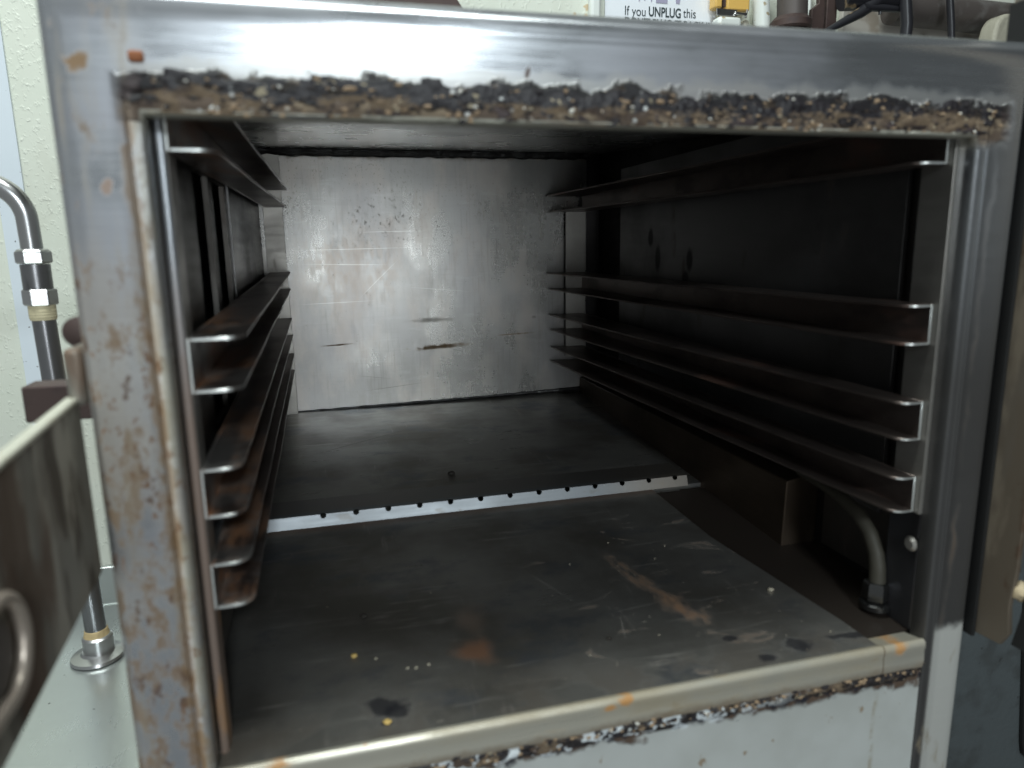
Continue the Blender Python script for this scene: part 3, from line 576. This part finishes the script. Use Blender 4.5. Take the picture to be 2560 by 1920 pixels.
# strike flange and gasket on the right
b = MB(); b.prism([(0.055, -0.010), (-0.040, -0.004), (-0.052, 0.02), (-0.047, 0.06), (-0.052, 0.12), (-0.052, 0.95), (0.055, 0.95)], 'x', 1.0935, 1.101); sf = b.build('strike_flange', FLANGE, oven, bevel=0.001)
b = MB(); b.box(1.0868, 1.0925, 0.0, 0.055, -0.012, 0.90); b.build('gasket', HOLE, oven)
b = MB(); b.prism([(-0.050, 0.000), (-0.058, 0.045), (-0.064, 0.10), (-0.07, 0.10), (-0.07, 0.0)], 'x', 1.103, 1.118); b.build('worn_gasket_end', HOLE, sf)
kb = at(2550, 1480, -0.05)
b = MB(); b.lump((kb.x, kb.y, kb.z), 0.012, 5, squash=(1, 1, 1.3)); b.build('flange_knob', TANM, sf)

# ---------------------------------------------------------------- pan racks (each: two uprights, four C channels)
left_back = [(717.5,472),(717.5,515),(726,680),(727,721.5),(730,795),(733,837),(736,883),(737,924)]
right_back = [(1367,488),(1389,527),(1369,682),(1374,721.5),(1375,786),(1376,823),(1378,867),(1376,900.5)]
left_front = [None,(508,370),(597,840),(593,970),(593,1167),(597,1282.5),(601,1403),(612,1507)]
right_front = [None,(2300,402),(2273,763),(2263,859),(2253,1008),(2251,1099),(2239,1197),(2233,1280)]
YF, YB = 0.040, 1.455
def channel(side, front, back, rack):
    """front/back: [(x tip, z) upper, (x tip, z) lower]"""
    b = MB(); xw = 0.014 if side < 0 else 0.990; t = 0.0042
    ins = 1 if side < 0 else -1
    for (xf, zf), (xb, zb), sg in ((front[0], back[0], 0), (front[1], back[1], 0)):
        r = 0.021; out = [(xw, YF), (xf-ins*r, YF)]
        for k in range(1, 7):
            a = math.pi/2*k/6; out.append((xf-ins*r+ins*r*math.sin(a), YF+r-r*math.cos(a)))
        for k in range(1, 14):
            yy = YF+r+(YB-YF-r)*k/14; out.append((xf+(xb-xf)*(yy-YF)/(YB-YF)+0.0016*noise.noise(Vector((yy*5, zf*40, side*3))), yy))
        out += [(xb, YB), (xw, YB)]
        n = len(out)
        zz = lambda y: zf+(zb-zf)*(y-YF)/(YB-YF)-0.0022*math.sin(math.pi*(y-YF)/(YB-YF))*(0.4+abs(noise.noise(Vector((zf*50, side, 0)))))
        b.add([(x, y, zz(y)) for x, y in out]+[(x, y, zz(y)-t) for x, y in out], [tuple(range(n)), tuple(range(n, 2*n))[::-1]])
        k0 = len(b.v)-2*n
        for i in range(n):
            j = (i+1) % n; b.face((k0+i, k0+n+i, k0+n+j, k0+j), 1 if i < (3 if side < 0 else 4) else 0)
    # web
    x0, x1 = (xw-t, xw) if side < 0 else (xw, xw+t)
    zf1, zb1, zf0, zb0 = front[0][1], back[0][1], front[1][1]-t, back[1][1]-t
    b.add([(x0, YF, zf0), (x1, YF, zf0), (x1, YF, zf1), (x0, YF, zf1), (x0, YB, zb0), (x1, YB, zb0), (x1, YB, zb1), (x0, YB, zb1)],
          [(3, 2, 6, 7), (0, 4, 5, 1), (4, 7, 6, 5), (0, 3, 7, 4), (1, 5, 6, 2)])
    k0 = len(b.v)-8; b.face((k0, k0+1, k0+2, k0+3), 1)
    return b.build('pan_rail', [RAIL, EDGE], rack, bevel=0.0008, seg=1)
for side, fr, bk, nm in ((-1, left_front, left_back, 'left'), (1, right_front, right_back, 'right')):
    rack = thing('pan_rack', (0.02 if side < 0 else 0.99, 0.04, 0.1), f'rack of browned steel pan rails along the {nm} wall inside the oven', 'rack', 'pan racks inside the oven')
    F = [at(p[0], p[1], YF) if p else None for p in fr]; B = [at(p[0], p[1], YB) for p in bk]
    if side > 0: B[1].x = B[0].x+0.012
    F[0] = Vector((F[1].x, YF, F[1].z+0.058))
    if side < 0:
        F[1].x = F[0].x = 0.060
        for k in range(2, 8): F[k].x = max(0.055, F[k].x+0.006)
    for k in range(0, 8, 2):
        channel(side, [(F[k].x, F[k].z), (F[k+1].x, F[k+1].z)], [(B[k].x, B[k].z), (B[k+1].x, B[k+1].z)], rack)
    if side < 0:
        b = MB(); b.box(0.0005+0.0112, 0.0135-0.0042, 0.0405, 0.08, 0.195, 0.80); b.box(-0.003, 0.0092, 0.076, 0.080, 0.195, 0.80); b.build('upright', UPR, rack, bevel=0.0006)
        b = MB(); b.box(0.015-0.010, 0.060, 1.4562, 1.4602, 0.06, 0.868); b.build('upright', UPR, rack, bevel=0.0008)
    else:
        b = MB(); b.box(0.9946, 1.0008, 0.030, 0.085, 0.185, 0.80); b.build('upright', UPR, rack, bevel=0.0008)
        b = MB(); b.box(0.934, 1.003, 1.4562, 1.4602, 0.215, 0.70); b.build('upright', UPR, rack, bevel=0.0008)

# ---------------------------------------------------------------- crumbs on the floor
def crumb(x, y, r, mat, label, group=None, k=0):
    b = MB(); b.lump((x, y, FZ(y)+r*0.5), r, k, squash=(1.2, 1, .7)); o = b.build('crumb', mat); o.data.transform(Matrix.Translation(-Vector((x, y, FZ(y)))*S)); o.location = Vector((x, y, FZ(y)))*S
    tag(o, label, 'crumb', group)
G = 'food crumbs scattered on the oven floor'
crumb(0.166, 0.186, 0.0042, CRUMBY, 'largest yellow crumb on the oven floor, left of the orange rust smear', G, 1)
crumb(0.200, 0.037, 0.0042, CRUMBY, 'yellow crumb beside the big black spot near the sill', G, 2)
crumb(0.861, 0.187, 0.0045, CRUMBW, 'pale crumb on the right of the floor near the steam elbow', G, 3)
crumb(0.185, 0.285, 0.0050, CRUMBK, 'dark burnt crumb in the left middle of the floor', G, 4)
crumb(0.429, 0.843, 0.0075, CRUMBK, 'dark flake lying behind the perforated strip', G, 5)
crumb(0.541, 0.129, 0.0035, CRUMBK, 'small black crumb between the two rust smears', G, 6)
for k, (x, y) in enumerate(((0.238, 0.140), (0.250, 0.137), (0.268, 0.140), (0.196, 0.173))):
    crumb(x, y, 0.0022, CRUMBW, 'tiny pale crumb in the cluster left of the orange rust smear', 'tiny pale crumbs on the floor', 10+k)
for k, (x, y) in enumerate(((0.50, 0.10), (0.62, 0.12), (0.56, 0.36), (0.66, 0.42), (0.76, 0.38), (0.72, 0.34), (0.30, 0.33), (0.13, 0.33), (0.88, 0.06))):
    crumb(x, y, 0.0012, CRUMBW, 'tiny pale speck strewn over the oven floor', 'specks on the oven floor', 30+k)

# ---------------------------------------------------------------- left: board, counter, pipe
b = MB(); b.add([(-0.82, WY-0.008, -1), (-0.745, WY-0.008, -1), (-0.745, WY-0.008, 2.2), (-0.82, WY-0.008, 2.2), (-0.82, WY-0.0002, -1), (-0.745, WY-0.0002, -1), (-0.745, WY-0.0002, 2.2), (-0.82, WY-0.0002, 2.2)],
                [(0, 1, 2, 3), (4, 7, 6, 5), (0, 4, 5, 1), (1, 5, 6, 2), (2, 6, 7, 3), (3, 7, 4, 0)])
tag(b.build('wall_board', BOARD), 'smooth pale blue vertical board on the cream wall behind the pipe', 'board')
b = MB(); b.box(-1.3, -0.14, 0.15, 1.11, -0.33, -0.302); b.box(-1.3, -0.14, 1.11, 1.13, -0.33, -0.20)
tag(b.build('steel_counter', COUNTER, bevel=0.006, seg=3), 'smooth stainless counter top low on the left under the pipe flange', 'counter')
pipe = thing('steam_pipe', (-0.378, 0.85, -0.299), 'chrome and galvanised pipe rising from the counter and bending to the left', 'pipe')
px = lambda z: -0.377-0.018*(z+0.3)/0.9
P = lambda z: (px(z), 0.85, z)
b = MB(); b.tube([P(-0.30+0.76*i/12) for i in range(13)], 0.0215, 22); b.build('riser', GALV, pipe)
b = MB(); b.lathe([(0.052, 0.0), (0.055, 0.004), (0.053, 0.010), (0.034, 0.015), (0.030, 0.020)], (P(-0.30)[0]-0.004, 0.85, -0.3015), 36); b.build('floor_flange', CHROME, pipe)
b = MB(); b.lathe([(0.030, 0.012), (0.031, 0.016), (0.031, 0.052), (0.027, 0.056), (0.0225, 0.057)], (P(-0.29)[0], 0.85, -0.302), 30); b.build('coupling', CHROME, pipe)
b = MB(); b.lathe([(0.026, 0.056), (0.0245, 0.062), (0.0232, 0.070), (0.0222, 0.071)], (P(-0.25)[0], 0.85, -0.302), 24); b.build('sealant', SEAL, pipe)
b = MB(); b.lathe([(0.0232, 0.455), (0.0245, 0.460), (0.0245, 0.485), (0.0235, 0.49)], (P(.47)[0], 0.85, 0.0), 24); b.build('thread_tape', TAPE, pipe)
b = MB(); b.lathe([(0.028, 0.484), (0.0315, 0.488), (0.0315, 0.514), (0.028, 0.518)], (P(.5)[0], 0.85, 0.0), 6); b.build('hex_nut', CHROME, pipe, bevel=0.002)
b = MB(); b.lathe([(0.0265, 0.516), (0.0265, 0.566)], (P(.54)[0], 0.85, 0.0), 28); b.build('union_body', GALV, pipe, bevel=0.001)
b = MB(); b.lathe([(0.029, 0.567), (0.0325, 0.571), (0.0325, 0.590), (0.026, 0.596)], (P(.58)[0], 0.85, 0.0), 6); b.build('hex_nut', CHROME, pipe, bevel=0.002)
b = MB(); path = [P(0.594), P(0.64)]
R_ = 0.075; cx, cz = px(0.65)-R_, 0.650
for k in range(1, 19):
    a = math.radians(100*k/18); path.append((cx+R_*math.cos(a), 0.85, cz+R_*math.sin(a)))
path += [(cx-0.20, 0.85, cz+R_-0.045)]
b.tube(path, 0.0195, 22); b.build('bend', CHROME, pipe)

# ---------------------------------------------------------------- right: neighbouring grey panel
b = MB()
q = [(2370, 1380), (2560, 1300), (2760, 1300), (2760, 2100), (2300, 2100)]
b.box(1.135, 2.6, 0.50, 0.53, -1.2, 0.12)
tag(b.build('grey_side_panel', GREYP, bevel=0.004), 'dark grey painted panel of the neighbouring appliance at lower right', 'panel')
b = MB()
c0 = at(2549, 1620, 0.49); c1 = at(2549, 1880, 0.49)
b.prism([(c0.x, c0.z+0.12), (c0.x+0.02, c0.z+.16), (c0.x+0.3, c0.z+.16), (c0.x+0.3, c1.z-0.03), (c1.x+0.035, c1.z-0.03), (c1.x+0.012, c1.z-0.01), (c1.x+0.002, c1.z+0.03)], 'y', 0.485, 0.4995)
tag(b.build('vent_opening', HOLE, bevel=0.004), 'black rounded opening in the grey panel at the right edge', 'vent')

# ---------------------------------------------------------------- top: things on the wall behind the oven
Y0 = WY-0.012
s_bl = at(1512, 95, Y0); s_br = at(1786, 110, Y0); sw = s_br.x-s_bl.x
sign = thing('paper_notice', (s_bl.x+sw/2, Y0, s_bl.z-0.1), 'white paper notice about unplugging, taped to the cream wall above the oven', 'notice')
b = MB(); b.box(s_bl.x, s_br.x, Y0, Y0+0.004, s_bl.z-0.22, s_bl.z+0.40); b.build('sheet', PAPER, sign)
def text(body, px_l, px_r, py_base, bold, parent, name='lettering', height=None):
    a = at(px_l, py_base, Y0-0.002); c = at(px_r, py_base+ (px_r-px_l)*0.095, Y0-0.002)
    cu = bpy.data.curves.new(name, 'FONT'); cu.body = body; cu.size = 1; cu.extrude = 0.004
    if bold: cu.offset = 0.022
    to = bpy.data.objects.new(name, cu); col.objects.link(to); bpy.context.view_layer.update()
    me = bpy.data.meshes.new_from_object(to.evaluated_get(bpy.context.evaluated_depsgraph_get())); bpy.data.objects.remove(to)
    xs = [v.co.x for v in me.vertices]; w = max(xs)-min(xs); sx = (c.x-a.x)/w*S; sz = height*S if height else sx
    me.transform(Matrix.Translation((-min(xs), 0, 0))); me.transform(Matrix.Diagonal((sx, sz, 0.05*S, 1))); me.transform(Matrix.Rotation(math.pi/2, 4, 'X'))
    me.transform(Matrix.Translation(Vector((a.x, Y0-0.001, a.z))*S-Vector(parent.location)))
    me.materials.clear(); me.materials.append(INK)
    o = bpy.data.objects.new(name, me); col.objects.link(o); o.parent = parent; return o
hh = 0.047
text('If you', 1562.5, 1614, 37, False, sign, height=hh); text('UNPLUG', 1622, 1702, 39.5, True, sign, height=hh); text('this', 1708, 1739.5, 43.5, False, sign, height=hh)
text("DON'T PLUG IT BACK IN", 1562, 1783, 66, True, sign, height=hh)
b = MB()
for u0, u1, v in ((1594, 1601, 5), (1606, 1616, 2), (1624, 1632, 6)):
    p0 = at(u0, -10, Y0); p1 = at(u1, v, Y0); b.prism([(p0.x, p0.z), (p1.x, p0.z), ((p0.x+p1.x)/2, p1.z)], 'y', Y0-0.002, Y0-0.0005)
p0 = at(1640, -12, Y0); p1 = at(1668, 9, Y0); b.box(p0.x, p1.x, Y0-0.002, Y0-0.0005, p1.z, p0.z)
p0 = at(1688, -12, Y0); p1 = at(1701, 10, Y0); b.prism([(p0.x, p0.z), (p1.x, p0.z), (p1.x-0.004, p1.z), (p0.x+0.004, p1.z)], 'y', Y0-0.002, Y0-0.0005)
b.build('printed_symbols', PRINTG, sign)

def pxbox(mb, u0, v0, u1, v1, Y, d):
    a = at(u0, v1, Y); c = at(u1, v0, Y); mb.box(a.x, c.x, Y, Y+d, a.z, c.z); return mb
# dark object overhanging at the top left
a = at(800, 22, 1.5); c = at(1138, -10, 1.5); e = at(1164, 26, 1.5)
b = MB(); b.prism([(a.x-0.25, a.z-0.02), (e.x, e.z-0.005), (c.x, c.z), (c.x, c.z+0.15), (a.x-0.25, a.z+0.2)], 'y', 1.5, 1.8)
tag(b.build('dark_appliance_base', IRON, bevel=0.003), 'dark grimy underside of an appliance behind the oven at top left', 'appliance')
# corner post beside the notice
b = MB(); a = at(1480, 100, 1.85); c = at(1506, 0, 1.85); b.box(a.x, c.x, 1.86, WY-0.001, a.z-.1, c.z+0.2)
tag(b.build('painted_post', WHITE, bevel=0.01), 'narrow flaking painted post left of the paper notice', 'post')
# yellow plug with spring clamp on white socket
yp = thing('yellow_connector', at(1830, 60, 1.82), 'yellow connector with a wire spring clamp on a white fitting beside the notice', 'connector')
b = MB(); pxbox(b, 1789, -30, 1808, 18, 1.82, 0.05); pxbox(b, 1818, -30, 1877, 24, 1.82, 0.05); b.build('body', YEL, yp, bevel=0.006)
b = MB(); pxbox(b, 1808, -30, 1818, 16, 1.83, 0.03); b.build('slot', IRON, yp)
b = MB(); 
for k in range(4):
    p = at(1792, 23+k*4.2, 1.815); q2 = at(1842, 27+k*4.2, 1.815); b.tube([p, q2], 0.0035, 8)
p = at(1838, 32, 1.81); q2 = at(1866, 36, 1.81); b.tube([p, q2], 0.006, 10); p = at(1868, 24, 1.81); q2 = at(1864, 44, 1.81); b.tube([p, q2], 0.004, 8)
b.build('spring_clamp', CHROME, yp)
b = MB(); pxbox(b, 1796, 42, 1856, 100, 1.80, 0.06); b.build('fitting', WHITE, yp, bevel=0.012)
b = MB(); pxbox(b, 1857, 48, 1876, 100, 1.82, 0.06); b.build('fitting', BEIGE, yp, bevel=0.012)
# white conduit
b = MB(); p = at(1905, 120, 1.85); q2 = at(1902, -30, 1.85); b.tube([p, q2], 0.032, 20); tag(b.build('white_conduit', WHITE), 'white painted vertical conduit between the yellow connector and the brown pipe', 'conduit')
b = MB(); p = at(2011, 120, 1.89); q2 = at(2014, -30, 1.89); b.tube([at(2021, 120, 1.87), at(2023, -30, 1.87)], 0.009, 10); tag(b.build('pale_conduit', WHITE), 'thin pale conduit just right of the brown pipe', 'conduit')
# brown pipe with flange
bp = thing('brown_pipe', at(1978, 90, 1.78), 'brown vertical pipe with a thick round flange behind the oven', 'pipe')
b = MB(); b.tube([at(1979, 110, 1.78), at(1982, -30, 1.78)], 0.056, 24); b.build('tube', PIPEB, bp)
b = MB(); c0 = at(1977, 56, 1.78); b.lathe([(0.070, -0.03), (0.076, -0.022), (0.076, 0.0), (0.062, 0.016)], c0, 30); b.build('flange', IRON, bp)
# brown clevis bracket
b = MB(); pxbox(b, 2064, -30, 2097, 78, 1.80, 0.02)
p = [at(*uv, 1.80) for uv in ((2027, 80), (2030, 22), (2048, 8), (2048, -30), (2063, -30), (2063, 35), (2059, 80))]
b.prism([(v.x, v.z) for v in p], 'y', 1.80, 1.82)
tag(b.build('iron_bracket', IRON, bevel=0.003), 'dark brown forked iron bracket right of the brown pipe', 'bracket')
# dark motor shape and sloping strut
b = MB(); a = at(2190, -20, 1.72); b.tube([at(2108, -12, 1.74), at(2262, -14, 1.70)], 0.055, 24)
b.tube([at(2200, -5, 1.70), at(2148, 34, 1.70), at(2070, 76, 1.70), at(2050, 90, 1.70)], [0.028, 0.020, 0.011, 0.008], 14)
b.tube([at(2199, 0, 1.69), at(2200, 36, 1.69)], 0.006, 10); b.tube([at(2160, 18, 1.69), at(2255, 22, 1.69)], 0.014, 12)
tag(b.build('dark_valve', RUBBER), 'dark valve body with a sloping strut, behind the oven at top right', 'valve')
# ledge and horizontal pipe
b = MB(); pxbox(b, 2100, 30, 2470, 140, 1.87, 0.025); tag(b.build('wall_patch', LEDGE, bevel=0.004), 'stained patch of wall plaster under the thick horizontal pipe', 'wall patch')
b = MB(); b.tube([at(2230, 20, 1.78), at(2640, 62, 1.78)], 0.062, 24); tag(b.build('horizontal_pipe', PIPEB), 'thick dark brown horizontal pipe behind the two black hoses', 'pipe')
b = MB(); b.tube([at(2262, 110, 1.66), at(2267, 60, 1.66), at(2264, 0, 1.66), at(2266, -30, 1.66)], 0.022, 16); tag(b.build('black_hose', RUBBER), 'thicker scuffed black vertical hose, left of two', 'hose', 'black hoses behind the oven')
b = MB(); b.tube([at(2379, 120, 1.66), at(2378, 60, 1.66), at(2375, 0, 1.66), at(2374, -30, 1.66)], 0.0135, 16); tag(b.build('black_hose', RUBBER), 'thinner black vertical hose, right of two', 'hose', 'black hoses behind the oven')
b = MB(); a = at(2478, 150, 1.62); c = at(2700, 2, 1.62)
pts = [(a.x, a.z-0.05), (a.x+0.004, a.z+0.10)]
for k in range(1, 7):
    t = math.pi/2*k/6; pts.append((a.x+0.065-0.058*math.cos(t), a.z+0.10+0.075*math.sin(t)))
pts += [(c.x, a.z+0.19), (c.x, a.z-0.05)]
b.prism(pts, 'y', 1.62, 1.70); tag(b.build('beige_housing', BEIGE, bevel=0.012, seg=3), 'dirty beige housing with a rounded corner at the top right', 'housing')
